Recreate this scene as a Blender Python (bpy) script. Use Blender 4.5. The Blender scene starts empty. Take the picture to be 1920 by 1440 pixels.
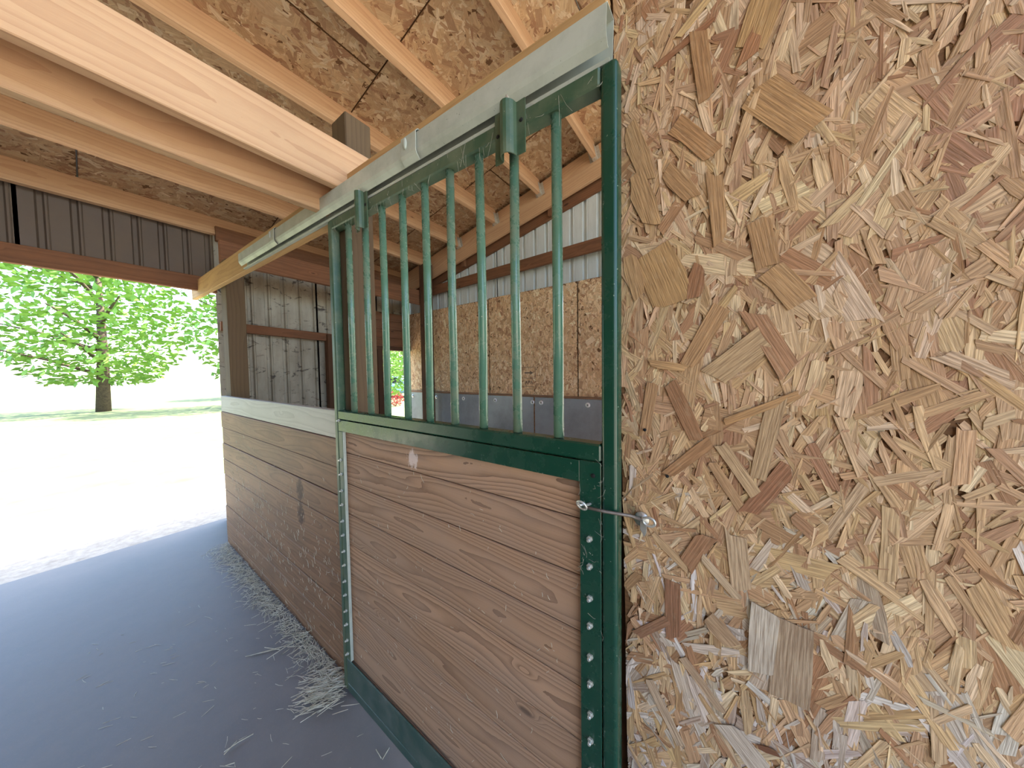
import bpy, bmesh, math, random
import numpy as np
from mathutils import Matrix, Vector

# ------------------------------------------------------------------ camera, light
S = bpy.context.scene
C = S.collection
EYE = 1.49
FPX = 572.1
YAW, PITCH, ROLL = [math.radians(a) for a in (35.454, -2.216, -0.821)]
_f = Vector((-math.sin(YAW)*math.cos(PITCH), math.cos(YAW)*math.cos(PITCH), math.sin(PITCH)))
_r = Vector((math.cos(YAW), math.sin(YAW), 0))
_u = _r.cross(_f)
_c, _s = math.cos(ROLL), math.sin(ROLL)
CR, CU = _c*_r + _s*_u, -_s*_r + _c*_u
cam = bpy.data.cameras.new('camera')
cam.sensor_width = 36.0
cam.lens = FPX/1920*36.0
cam.clip_start = 0.02
cam.clip_end = 500
cam_o = bpy.data.objects.new('camera', cam)
C.objects.link(cam_o)
cam_o.matrix_world = Matrix(((CR.x, CU.x, -_f.x, 0), (CR.y, CU.y, -_f.y, 0), (CR.z, CU.z, -_f.z, EYE), (0, 0, 0, 1)))
S.camera = cam_o

def at_y(px, py, d):
    """pixel of the photo -> point on the wall plane y = d"""
    v = CR*((px-960)/FPX) + CU*(-(py-720)/FPX) + _f
    v = v*(d/v.y)
    return Vector((v.x, v.y, v.z+EYE))

world = bpy.data.worlds.new('world')
S.world = world
world.use_nodes = True
wn = world.node_tree
bg = wn.nodes['Background']
sky = wn.nodes.new('ShaderNodeTexSky')
sky.sky_type = 'NISHITA'
sky.sun_disc = False
sky.sun_elevation = math.radians(55)
sky.sun_rotation = math.radians(12)
sky.air_density = 1.0
sky.dust_density = 2.0
wn.links.new(sky.outputs[0], bg.inputs[0])
bg.inputs[1].default_value = 0.30

sun = bpy.data.lights.new('sun', 'SUN')
sun.energy = 7.0
sun.angle = math.radians(0.6)
sun.color = (1.0, 0.93, 0.82)
sun_o = bpy.data.objects.new('sun', sun)
C.objects.link(sun_o)
_d = Vector((0.2, 0.98, 0)).normalized()*math.cos(math.radians(55)) + Vector((0, 0, math.sin(math.radians(55))))
sun_o.rotation_euler = _d.to_track_quat('Z', 'Y').to_euler()
sun_o.location = (3, 11, 14)

S.view_settings.view_transform = 'Standard'
S.view_settings.look = 'None'
S.view_settings.gamma = 1
S.view_settings.use_curve_mapping = False
S.view_settings.exposure = 2.1

rng = random.Random(7)
nrng = np.random.default_rng(11)

# ------------------------------------------------------------------ helpers
def lin(r, g, b):
    f = lambda c: (c/255/12.92) if c/255 <= 0.04045 else ((c/255+0.055)/1.055)**2.4
    return (f(r), f(g), f(b), 1.0)

class NT:
    def __init__(s, name, rough=0.7, metal=0.0, spec=0.4):
        s.m = bpy.data.materials.new(name)
        s.m.use_nodes = True
        s.t = s.m.node_tree
        s.b = s.t.nodes['Principled BSDF']
        s.b.inputs['Roughness'].default_value = rough
        s.b.inputs['Metallic'].default_value = metal
        s.b.inputs['Specular IOR Level'].default_value = spec
    def n(s, typ, props=None, **inp):
        x = s.t.nodes.new('ShaderNode'+typ)
        for k, v in (props or {}).items():
            setattr(x, k, v)
        for k, v in inp.items():
            s.set(x, k, v)
        return x
    def set(s, x, k, v):
        if isinstance(k, str):
            if k.startswith('i') and k[1:].isdigit():
                k = int(k[1:])
            else:
                k = k.replace('_', ' ')
        sock = x.inputs[k]
        if hasattr(v, 'outputs'):
            v = v.outputs[0]
        if isinstance(v, bpy.types.NodeSocket):
            s.t.links.new(v, sock)
        else:
            sock.default_value = v
    def math(s, op, a, b=0.0, clamp=False):
        return s.n('Math', {'operation': op, 'use_clamp': clamp}, i0=a, i1=b)
    def vmath(s, op, a, b):
        return s.n('VectorMath', {'operation': op}, i0=a, i1=b)
    def mix(s, f, a, b, blend='MIX'):
        x = s.n('Mix', {'data_type': 'RGBA', 'blend_type': blend})
        s.set(x, 0, f); s.set(x, 6, a); s.set(x, 7, b)
        return x.outputs[2]
    def ramp(s, f, lo, hi):
        return s.n('MapRange', {'clamp': True}, i0=f, i1=lo, i2=hi).outputs[0]
    def noise(s, vec, scale, detail=3.0, rough=0.55, dist=0.0):
        return s.n('TexNoise', Vector=vec, Scale=scale, Detail=detail, Roughness=rough, Distortion=dist)
    def col(s, v): s.set(s.b, 'Base_Color', v)
    def bump(s, h, strength, dist=0.002):
        x = s.n('Bump', Strength=strength, Distance=dist, Height=h)
        s.set(s.b, 'Normal', x)
    def objvec(s, jitter=True):
        tc = s.n('TexCoord').outputs['Object']
        if not jitter:
            return tc
        r = s.n('ObjectInfo').outputs['Random']
        k = s.n('CombineXYZ', i0=s.math('MULTIPLY', r, 53.0), i1=s.math('MULTIPLY', r, 0.031), i2=s.math('MULTIPLY', r, 17.0))
        return s.vmath('ADD', tc, k).outputs[0]
    def random(s): return s.n('ObjectInfo').outputs['Random']

def wood(name, light, dark, period=0.011, rough=0.75, ringmix=0.6, fine=0.35, dust=None, dustamt=0.0, knots=True, tint=0.25, zoff=0.055, spots=(), spec=0.25):
    M = NT(name, rough, 0, spec)
    tc = M.n('TexCoord').outputs['Object']
    r = M.random()
    xo = M.math('MULTIPLY', r, 61.0)
    sep = M.n('SeparateXYZ', i0=tc)
    x = M.math('ADD', sep.outputs[0], xo)
    base = M.n('CombineXYZ', i0=x, i1=sep.outputs[1], i2=sep.outputs[2])
    stretched = M.vmath('MULTIPLY', base, (1.6, 9.0, 9.0)).outputs[0]
    n1 = M.noise(stretched, 1.0, 2.0)
    n2 = M.noise(M.vmath('MULTIPLY', base, (0.9, 0, 0)).outputs[0], 1.0, 1.0)
    ky = M.math('ADD', M.math('MULTIPLY', n1, 0.045), sep.outputs[1])
    kz = M.math('ADD', M.math('MULTIPLY', n2, 0.16), sep.outputs[2])
    kz = M.math('SUBTRACT', kz, 0.08)
    ky = M.math('ADD', ky, zoff)
    v = M.n('CombineXYZ', i0=x, i1=ky, i2=kz)
    if knots:
        vo = M.n('TexVoronoi', Vector=M.vmath('MULTIPLY', base, (2.3, 6.5, 6.5)).outputs[0], Scale=1.0)
        kn = M.ramp(vo.outputs['Distance'], 0.17, 0.0)
        kn = M.math('POWER', kn, 1.5)
        ky2 = M.math('ADD', ky, M.math('MULTIPLY', kn, 0.05))
        v = M.n('CombineXYZ', i0=x, i1=ky2, i2=kz)
    w = M.n('TexWave', {'wave_type': 'RINGS', 'rings_direction': 'X', 'wave_profile': 'SAW'}, Vector=v, Scale=2*math.pi/20/period, Distortion=0.6, Detail=2.0, Detail_Scale=1.0)
    band = M.math('POWER', w.outputs['Fac'], 2.2)
    fg = M.noise(M.vmath('MULTIPLY', base, (7, 420, 420)).outputs[0], 1.0, 2.0)
    f = M.math('ADD', M.math('MULTIPLY', band, ringmix), M.math('MULTIPLY', M.math('SUBTRACT', fg, 0.5), fine), True)
    c = M.mix(f, light, dark)
    if knots:
        c = M.mix(M.ramp(vo.outputs['Distance'], 0.085, 0.05), c, tuple(k*0.45 for k in dark[:3])+(1,))
    if tint:
        r2 = M.math('FRACT', M.math('MULTIPLY', r, 7.77))
        c = M.mix(M.math('MULTIPLY', r2, tint), c, tuple(k*0.45 for k in light[:3])+(1,))
    if dust:
        dn = M.noise(M.vmath('MULTIPLY', base, (3, 9, 9)).outputs[0], 1.0, 5.0, 0.7)
        c = M.mix(M.math('MULTIPLY', M.ramp(dn, 0.35, 0.75), dustamt), c, dust)
    for (sx, sz, rx, rz, scol, amt) in spots:
        nn = M.noise(M.vmath('MULTIPLY', tc, (60, 60, 26)).outputs[0], 1.0, 6.0, 0.8)
        dx = M.math('DIVIDE', M.math('SUBTRACT', sep.outputs[0], sx), rx)
        dz = M.math('DIVIDE', M.math('SUBTRACT', sep.outputs[2], sz), rz)
        dd = M.math('ADD', M.math('MULTIPLY', dx, dx), M.math('MULTIPLY', dz, dz))
        dd = M.math('ADD', dd, M.math('MULTIPLY', M.math('SUBTRACT', nn, 0.5), 6.0))
        c = M.mix(M.math('MULTIPLY', M.ramp(dd, 1.0, 0.3), amt), c, scol)
    M.col(c)
    M.bump(M.math('ADD', M.math('MULTIPLY', band, -0.6), fg), 0.35, 0.0015)
    return M.m

def strand_mat(name, base_mult=1.0, fibre=320.0, contrast=0.6):
    M = NT(name, 0.62, 0, 0.3)
    a = M.n('Attribute', {'attribute_name': 'Col'}).outputs['Color']
    uv = M.n('TexCoord').outputs['UV']
    g = M.noise(M.vmath('MULTIPLY', uv, (16, fibre, 1)).outputs[0], 1.0, 3.0, 0.6)
    g2 = M.noise(M.vmath('MULTIPLY', uv, (40, 60, 1)).outputs[0], 1.0, 3.0)
    k = M.ramp(g, 0.36, 0.64)
    c = M.mix(M.math('MULTIPLY', M.math('SUBTRACT', 1.0, k), contrast), a, (0.14, 0.07, 0.03, 1))
    c = M.mix(M.math('MULTIPLY', M.ramp(g2, 0.55, 0.8), 0.25), c, (0.62, 0.47, 0.28, 1))
    M.col(c)
    M.bump(g, 0.8, 0.0016)
    return M.m

def metal_mat(name, col, rough=0.45, metal=0.0, dirt=None, amt=0.3, scale=6.0, specks=None, spec=0.5, streak=(1, 1, 1)):
    M = NT(name, rough, metal, spec)
    tc = M.n('TexCoord').outputs['Object']
    c = col
    if dirt:
        n = M.noise(M.vmath('MULTIPLY', tc, streak).outputs[0], scale, 6.0, 0.65)
        k = M.ramp(n, 0.42, 0.72)
        c = M.mix(M.math('MULTIPLY', k, amt), c, dirt)
        M.set(M.b, 'Roughness', M.math('ADD', M.math('MULTIPLY', k, 0.22), rough, True))
    if specks:
        n2 = M.noise(tc, 140.0, 2.0)
        c = M.mix(M.ramp(n2, 0.72, 0.78), c, specks)
    M.col(c)
    return M.m

MAT = {}
MAT['door_wood'] = wood('door_wood', lin(186, 148, 116), lin(104, 72, 51), 0.0078, 0.78, 0.75, 0.5, lin(156, 138, 124), 0.4, tint=0.3)
MAT['scuffed_wood'] = wood('scuffed_wood', lin(186, 148, 116), lin(104, 72, 51), 0.0078, 0.78, 0.85, 0.5, lin(150, 138, 128), 0.4, tint=0.2,
                           spots=((-0.088, -0.014, 0.03, 0.04, lin(232, 216, 206), 0.7),))
MAT['wall_wood'] = wood('wall_wood', lin(160, 120, 88), lin(100, 68, 46), 0.012, 0.6, 0.6, 0.4, lin(96, 76, 60), 0.6, tint=0.3, spec=0.3)
MAT['stained_wood'] = wood('stained_wood', lin(160, 120, 88), lin(100, 68, 46), 0.012, 0.6, 0.6, 0.4, lin(96, 76, 60), 0.6, tint=0.2, spec=0.3,
                           spots=((0.53, 0.0, 0.05, 0.075, lin(62, 38, 28), 0.85),))
MAT['sheen_plank'] = wood('sheen_plank', lin(190, 184, 174), lin(140, 130, 120), 0.014, 0.5, 0.5, 0.4, lin(160, 152, 144), 0.5, tint=0.1, spec=0.5)  # top plank only: its sky sheen is put into the wood colour
MAT['purlin'] = wood('purlin_wood', lin(208, 170, 130), lin(172, 126, 90), 0.02, 0.7, 0.45, 0.35, lin(150, 110, 80), 0.25, tint=0.25)
MAT['header'] = wood('header_wood', lin(196, 158, 106), lin(152, 110, 68), 0.02, 0.7, 0.4, 0.35, lin(140, 110, 70), 0.4, tint=0.15)
MAT['post'] = wood('post_wood', lin(104, 86, 61), lin(66, 49, 34), 0.02, 0.75, 0.45, 0.4, lin(96, 78, 60), 0.5, tint=0.2)
MAT['brown'] = wood('brown_wood', lin(140, 96, 66), lin(92, 58, 38), 0.02, 0.8, 0.45, 0.35, lin(88, 66, 50), 0.5, tint=0.2)
MAT['dark_wood'] = wood('dark_wood', lin(104, 74, 52), lin(66, 44, 30), 0.02, 0.85, 0.45, 0.35, lin(60, 48, 38), 0.5, tint=0.2)
MAT['strand'] = strand_mat('front_strand')
MAT['far_strand'] = strand_mat('far_strand', fibre=200.0, contrast=0.35)
MAT['resin'] = wood('resin_core', lin(118, 86, 56), lin(76, 52, 32), 0.01, 0.85, 0.5, 0.4, knots=False)
MAT['green'] = metal_mat('green_paint', lin(16, 64, 47), 0.2, 0.0, lin(50, 78, 60), 0.35, 9.0, lin(150, 160, 140))
MAT['green_dusty'] = metal_mat('dusty_green_paint', lin(56, 84, 62), 0.4, 0.0, lin(112, 118, 92), 0.7, 9.0, lin(170, 170, 140))
MAT['rust_green'] = metal_mat('rusty_green_paint', lin(84, 118, 96), 0.22, 0.0, lin(140, 132, 108), 0.45, 24.0, lin(170, 165, 140))
MAT['green_grimy'] = metal_mat('grimy_green_paint', lin(54, 82, 72), 0.4, 0.0, lin(112, 116, 108), 0.75, 10.0, lin(150, 150, 140))
MAT['bar_green'] = metal_mat('bar_green_paint', lin(80, 118, 95), 0.2, 0.0, lin(124, 138, 114), 0.4, 12.0, lin(160, 165, 145))
MAT['track'] = metal_mat('galvanized_track', lin(184, 190, 176), 0.45, 0.1, lin(140, 144, 128), 0.5, 8.0, lin(90, 92, 84))
MAT['zinc'] = metal_mat('zinc_hardware', lin(214, 214, 204), 0.3, 0.6, lin(140, 138, 126), 0.5, 60.0)
MAT['dull_steel'] = metal_mat('dull_steel', lin(120, 112, 104), 0.5, 0.7, lin(92, 78, 66), 0.5, 60.0)
MAT['black'] = metal_mat('hole_shade', lin(14, 14, 14), 0.9)  # flat black discs stand for the shade inside open holes
MAT['sheet'] = metal_mat('painted_sheet_metal', lin(214, 220, 214), 0.5, 0.0, lin(150, 146, 130), 0.35, 3.0, streak=(3, 3, 0.6))
MAT['kick'] = metal_mat('grey_kick_sheet', lin(146, 150, 152), 0.35, 0.15, lin(96, 92, 84), 0.6, 2.5)
MAT['washer'] = metal_mat('white_washer', lin(236, 238, 236), 0.4, 0.2)

MAT['brown_sheet'] = metal_mat('brown_sheet_metal', lin(96, 82, 70), 0.6, 0.0, lin(120, 108, 92), 0.4, 3.0)
def dirty_sheet():
    M = NT('cobwebbed_sheet_metal', 0.55, 0, 0.4)
    tc = M.n('TexCoord').outputs['Object']
    n = M.noise(M.vmath('MULTIPLY', tc, (5, 1, 9)).outputs[0], 1.3, 7.0, 0.7, 1.5)
    n2 = M.noise(M.vmath('MULTIPLY', tc, (7, 1, 2)).outputs[0], 1.0, 5.0, 0.6)
    c = M.mix(M.math('MULTIPLY', M.ramp(n2, 0.3, 0.7), 0.7), lin(178, 172, 152), lin(118, 108, 88))
    c = M.mix(M.math('MULTIPLY', M.ramp(n, 0.56, 0.64), 0.9), c, lin(58, 50, 42))
    M.col(c)
    return M.m
MAT['dirty_sheet'] = dirty_sheet()

def floor_mat():
    M = NT('rubber_mat', 0.5, 0, 0.45)
    tc = M.n('TexCoord').outputs['Object']
    n = M.noise(tc, 3.0, 6.0, 0.7)
    n2 = M.noise(tc, 160.0, 3.0)
    c = M.mix(M.ramp(n, 0.3, 0.7), lin(118, 116, 114), lin(134, 130, 126))
    c = M.mix(M.math('MULTIPLY', M.ramp(n2, 0.6, 0.75), 0.35), c, lin(150, 142, 124))
    M.col(c)
    M.set(M.b, 'Roughness', M.math('ADD', M.math('MULTIPLY', n, 0.25), 0.38))
    M.bump(n2, 0.15, 0.002)
    return M.m
MAT['floor'] = floor_mat()

def simple(name, a, b, scale=5.0, rough=0.85, bump=0.0):
    M = NT(name, rough, 0, 0.3)
    tc = M.n('TexCoord').outputs['Object']
    n = M.noise(tc, scale, 5.0, 0.65)
    M.col(M.mix(M.ramp(n, 0.3, 0.7), a, b))
    if bump:
        M.bump(n, bump, 0.02)
    return M.m
MAT['straw'] = simple('straw', lin(226, 222, 202), lin(178, 170, 144), 30.0, 0.6)
MAT['web'] = simple('cobweb', lin(190, 186, 170), lin(150, 146, 130), 30.0, 0.8)
MAT['grass'] = simple('grass_ground', lin(92, 106, 66), lin(116, 122, 86), 2.0, 0.9)
MAT['gravel'] = simple('gravel', lin(186, 177, 162), lin(152, 144, 130), 14.0, 0.9, 0.3)
MAT['leaf'] = simple('leaf', lin(86, 130, 50), lin(140, 172, 84), 1.2, 0.6)
MAT['leaf_red'] = simple('red_leaf', lin(150, 44, 44), lin(190, 84, 80), 5.0, 0.6)
MAT['bark'] = simple('bark', lin(96, 82, 66), lin(64, 54, 44), 12.0, 0.9, 0.5)
MAT['car'] = metal_mat('car_paint', lin(150, 182, 204), 0.25, 0.1)
MAT['glass'] = metal_mat('car_window_glass', lin(30, 38, 44), 0.08, 0.0)
MAT['tyre'] = metal_mat('tyre_rubber', lin(28, 28, 30), 0.8)
MAT['ink'] = metal_mat('stamp_ink', lin(112, 96, 80), 0.8)

def link(name, me, mat, parent=None, M=None):
    o = bpy.data.objects.new(name, me)
    C.objects.link(o)
    if mat is not None and len(me.materials) == 0:
        me.materials.append(mat if not isinstance(mat, str) else MAT[mat])
    if M is not None:
        o.matrix_world = M
    if parent is not None:
        o.parent = parent
        o.matrix_parent_inverse = WM[parent.name].inverted()
    WM[o.name] = M.copy() if M is not None else Matrix.Identity(4)
    return o
WM = {}

def thing(name, label, cat, loc, group=None):
    o = bpy.data.objects.new(name, None)
    C.objects.link(o)
    o.location = loc
    o.empty_display_size = 0.1
    WM[o.name] = Matrix.Translation(loc)
    o['label'] = label; o['category'] = cat
    if group: o['group'] = group
    return o

def struct(name, loc, label, cat):
    o = thing(name, label, cat, loc)
    o['kind'] = 'structure'
    return o

def mesh_from_bm(bm, name, smooth=False):
    me = bpy.data.meshes.new(name)
    bmesh.ops.recalc_face_normals(bm, faces=bm.faces)
    bm.to_mesh(me); bm.free()
    if smooth:
        for p in me.polygons: p.use_smooth = True
    return me

def box_mesh(L, W, H, bevel=0.0, seg=1):
    bm = bmesh.new()
    bmesh.ops.create_cube(bm, size=1.0)
    bmesh.ops.scale(bm, vec=(L, W, H), verts=bm.verts)
    if bevel:
        bmesh.ops.bevel(bm, geom=list(bm.edges), offset=bevel, segments=seg, affect='EDGES', profile=0.5)
    return mesh_from_bm(bm, 'box')

def frame(p0, p1, up=(0, 0, 1)):
    p0, p1 = Vector(p0), Vector(p1)
    x = (p1-p0).normalized()
    up = Vector(up)
    y = up.cross(x).normalized()
    z = x.cross(y)
    M = Matrix(((x.x, y.x, z.x, 0), (x.y, y.y, z.y, 0), (x.z, y.z, z.z, 0), (0, 0, 0, 1)))
    return Matrix.Translation((p0+p1)/2) @ M, (p1-p0).length

def beam(name, p0, p1, W, H, mat, parent=None, bevel=0.003, up=(0, 0, 1)):
    """box whose axis runs p0->p1 through the middle of its section; W across, H along 'up'"""
    M, L = frame(p0, p1, up)
    return link(name, box_mesh(L, W, H, bevel, 5 if bevel > .005 else 1), mat, parent, M)

def block(name, lo, hi, mat, parent=None, bevel=0.002):
    lo, hi = Vector(lo), Vector(hi)
    d = hi-lo
    c = (lo+hi)/2
    if d.z > max(d.x, d.y):                # the grain runs along the longest side
        h = Vector((0, 0, d.z/2))
        return beam(name, c-h, c+h, d.y, d.x, mat, parent, bevel, up=(1, 0, 0))
    if d.y > d.x:
        h = Vector((0, d.y/2, 0))
        return beam(name, c-h, c+h, d.x, d.z, mat, parent, bevel)
    return link(name, box_mesh(d.x, d.y, d.z, bevel), mat, parent, Matrix.Translation(c))

def tube_bm(bm, pts, r, n=8, closed=False, caps=True):
    pts = [Vector(p) for p in pts]
    rings = []
    ref = Vector((0.13, 0.31, 0.94))
    for i, p in enumerate(pts):
        a = pts[i-1] if (i > 0 or closed) else p
        b = pts[(i+1) % len(pts)] if (i < len(pts)-1 or closed) else p
        t = (b-a).normalized()
        s = t.cross(ref)
        if s.length < 1e-3: s = t.cross(Vector((1, 0, 0)))
        s.normalize(); q = t.cross(s)
        rr = r[i] if isinstance(r, (list, tuple)) else r
        rings.append([bm.verts.new(p + s*math.cos(2*math.pi*k/n)*rr + q*math.sin(2*math.pi*k/n)*rr) for k in range(n)])
    m = len(rings)
    for i in range(m if closed else m-1):
        A, B = rings[i], rings[(i+1) % m]
        for k in range(n):
            bm.faces.new((A[k], A[(k+1) % n], B[(k+1) % n], B[k]))
    if caps and not closed:
        bm.faces.new(rings[0][::-1]); bm.faces.new(rings[-1])

def tube(name, pts, r, mat, parent=None, n=12, closed=False, origin=None):
    o = Vector(origin) if origin is not None else sum((Vector(p) for p in pts), Vector())/len(pts)
    bm = bmesh.new()
    tube_bm(bm, [Vector(p)-o for p in pts], r, n, closed)
    me = mesh_from_bm(bm, name, True)
    return link(name, me, mat, parent, Matrix.Translation(o))

def profile_mesh(prof, L, thick=None):
    """prism of a polygon prof [(y,z)] along local x, centred"""
    bm = bmesh.new()
    a = [bm.verts.new((-L/2, y, z)) for y, z in prof]
    b = [bm.verts.new((L/2, y, z)) for y, z in prof]
    n = len(prof)
    for i in range(n):
        bm.faces.new((a[i], a[(i+1) % n], b[(i+1) % n], b[i]))
    bm.faces.new(a[::-1]); bm.faces.new(b)
    return mesh_from_bm(bm, 'profile')

def open_profile(pts, t):
    """thicken an open polyline to a closed one"""
    out = []
    n = len(pts)
    for i, (y, z) in enumerate(pts):
        a = pts[max(i-1, 0)]; b = pts[min(i+1, n-1)]
        dy, dz = b[0]-a[0], b[1]-a[1]
        l = math.hypot(dy, dz)
        out.append((y-dz/l*t, z+dy/l*t))
    return list(pts)+out[::-1]

# ------------------------------------------------------------------ wood strand layers (oriented strand board)
PAL = [lin(200, 168, 128), lin(192, 158, 118), lin(184, 150, 112), lin(206, 178, 140), lin(174, 138, 102), lin(196, 164, 122), lin(160, 120, 88), lin(214, 190, 154), lin(188, 154, 114), lin(200, 172, 132)]
PALE_GREY = [lin(196, 184, 168), lin(184, 170, 152), lin(206, 198, 186), lin(168, 150, 130)]
def jit(c, r, k=0.12):
    f = 1+r.uniform(-k, k)
    return (min(c[0]*f, 1), min(c[1]*f*(1+r.uniform(-.04, .04)), 1), min(c[2]*f*(1+r.uniform(-.08, .08)), 1), 1)

def far_strands(name, w, h, density, size, parent, M, seed, mult=1.0, mat='far_strand'):
    """flat strands on the local xy face (z up) of a w x h sheet, one joined part"""
    g = np.random.default_rng(seed)
    n = int(w*h*density)
    L = size*np.exp(g.normal(0, 0.35, n)); W = L*g.uniform(0.16, 0.5, n)
    cx = g.uniform(-w/2, w/2, n); cy = g.uniform(-h/2, h/2, n)
    ang = np.where(g.random(n) < 0.55, g.normal(math.pi/2, 0.45, n), g.uniform(0, math.pi, n))
    z = g.uniform(0.0004, 0.0022, n)
    ca, sa = np.cos(ang), np.sin(ang)
    v = np.zeros((n, 4, 3)); uv = np.zeros((n, 4, 2))
    off = g.uniform(0, 50, (n, 2))
    for k, (s, t) in enumerate(((-.5, -.5), (.5, -.5), (.5, .5), (-.5, .5))):
        ls = L*s*(1+g.uniform(-.2, .2, n)); lt = W*t*(1+g.uniform(-.3, .3, n))
        v[:, k, 0] = np.clip(cx+ls*ca-lt*sa, -w/2, w/2); v[:, k, 1] = np.clip(cy+ls*sa+lt*ca, -h/2, h/2)
        v[:, k, 2] = z+g.uniform(-.0006, .0006, n)
        uv[:, k, 0] = ls+off[:, 0]; uv[:, k, 1] = lt+off[:, 1]
    pal = np.array(PAL)[g.integers(0, len(PAL), n)]*g.uniform(0.86, 1.12, (n, 1))*mult
    pal[:, 3] = 1
    me = bpy.data.meshes.new(name)
    me.vertices.add(4*n); me.loops.add(4*n); me.polygons.add(n)
    me.vertices.foreach_set('co', v.reshape(-1).astype(np.float32))
    me.loops.foreach_set('vertex_index', np.arange(4*n, dtype=np.int32))
    me.polygons.foreach_set('loop_start', np.arange(0, 4*n, 4, dtype=np.int32))
    ul = me.uv_layers.new(name='UVMap')
    ul.data.foreach_set('uv', uv.reshape(-1).astype(np.float32))
    ca_ = me.color_attributes.new('Col', 'FLOAT_COLOR', 'CORNER')
    ca_.data.foreach_set('color', np.repeat(np.clip(pal, 0, 1), 4, axis=0).reshape(-1).astype(np.float32))
    me.update(); me.validate()
    o = link(name, me, mat, parent, M)
    o['kind'] = 'stuff'
    return o

def strand_shape(L, W, r, taper=0.0):
    """outline of one strand in (s,t), ragged ends"""
    a, b = -L/2, L/2
    j = lambda k: r.uniform(-k, k)
    sk = j(0.35)*W
    w0 = W/2*(1-(taper if taper > 0 else 0)); w1 = W/2
    return [(a+j(.06)*L-sk, -w0*(1+j(.1))), (a*0.3, -W/2*(1+j(.12))), (b+j(.05)*L+sk, -w1*(1-taper)*(1+j(.1))),
            (b+j(.05)*L, j(.3)*W), (b+j(.06)*L-sk, w1*(1-taper)*(1+j(.1))), (b*0.2, W/2*(1+j(.12))), (a+j(.05)*L+sk, w0*(1+j(.1))), (a+j(.05)*L, j(.3)*W)]

def add_strand(out, shape, cx, cz, ang, y, tilt, thick, colr, off, org=(0, 0), lim=None):
    """on a wall facing -y: verts in (x, y, z); y is the height above the sheet face (towards -y)"""
    V, Fc, U, K = out
    ca, sa = math.cos(ang), math.sin(ang)
    b = len(V); n = len(shape)
    for lay in (0, 1):
        for s, t in shape:
            h = y + s*tilt[0] + t*tilt[1] - lay*thick
            X, Z = cx+s*ca-t*sa, cz+s*sa+t*ca
            if lim: X = max(X, lim(Z))
            V.append((X-org[0], -h, Z-org[1]))
    Fc.append([b+i for i in range(n)])
    U.append([(s+off[0], t+off[1]) for s, t in shape]); K.append(colr)
    for i in range(n):
        k = (i+1) % n
        Fc.append([b+i, b+n+i, b+n+k, b+k])
        U.append([(shape[i][0]+off[0], shape[i][1]+off[1]), (shape[i][0]+off[0], shape[i][1]+off[1]+thick), (shape[k][0]+off[0], shape[k][1]+off[1]+thick), (shape[k][0]+off[0], shape[k][1]+off[1])])
        K.append(tuple(x*0.8 for x in colr[:3])+(1,))

def strand_mesh(out, name):
    V, Fc, U, K = out
    me = bpy.data.meshes.new(name)
    me.from_pydata(V, [], Fc)
    ul = me.uv_layers.new(name='UVMap')
    ul.data.foreach_set('uv', np.array([x for f in U for p in f for x in p], dtype=np.float32))
    at = me.color_attributes.new('Col', 'FLOAT_COLOR', 'CORNER')
    at.data.foreach_set('color', np.array([x for f, c in zip(Fc, K) for _ in f for x in c], dtype=np.float32))
    return me

# ------------------------------------------------------------------ ground outside and floor
XR = 2.0                                            # open right end of the barn
ZP = lambda u: EYE + 2.068 + 0.2087*(u+1.07)      # underside of the purlins (the roof climbs to the right)
o = block('floor', (-4.3, -2.6, -0.12), (XR, 3.2, 0.0), 'floor', None, 0.0)
o['kind'] = 'structure'; o['label'] = 'blue grey rubber mat floor of the barn'; o['category'] = 'floor'
def ground(name, lo, hi, mat, label, cat='ground'):
    o = block(name, lo, hi, mat, None, 0.0)
    o['kind'] = 'structure'; o['label'] = label; o['category'] = cat
ground('ground_yard', (-4.3, -30, -0.3), (30, -2.6, -0.06), 'gravel', 'pale gravel yard in front of the barn')
ground('ground_side', (XR, -2.6, -0.3), (30, 40, -0.06), 'gravel', 'pale gravel beside the open barn end')
ground('ground_bounce', (-4.3, 3.2, -0.3), (XR, 40, -0.06), 'gravel', 'unseen pale gravel added behind the stall to bounce light in')  # not in view, added so sunlit ground bounces light through the doorway
ground('ground_path', (-6.6, 1.3, -0.3), (-4.3, 60, -0.07), 'gravel', 'pale gravel path along the side of the barn')
ground('ground_verge', (-6.6, -30, -0.3), (-4.3, 1.3, -0.08), 'gravel', 'gravel apron outside the open end of the aisle')
ground('ground_lawn', (-90, -30, -0.3), (-6.6, 60, -0.08), 'grass', 'green lawn outside the narrow opening')

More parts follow.
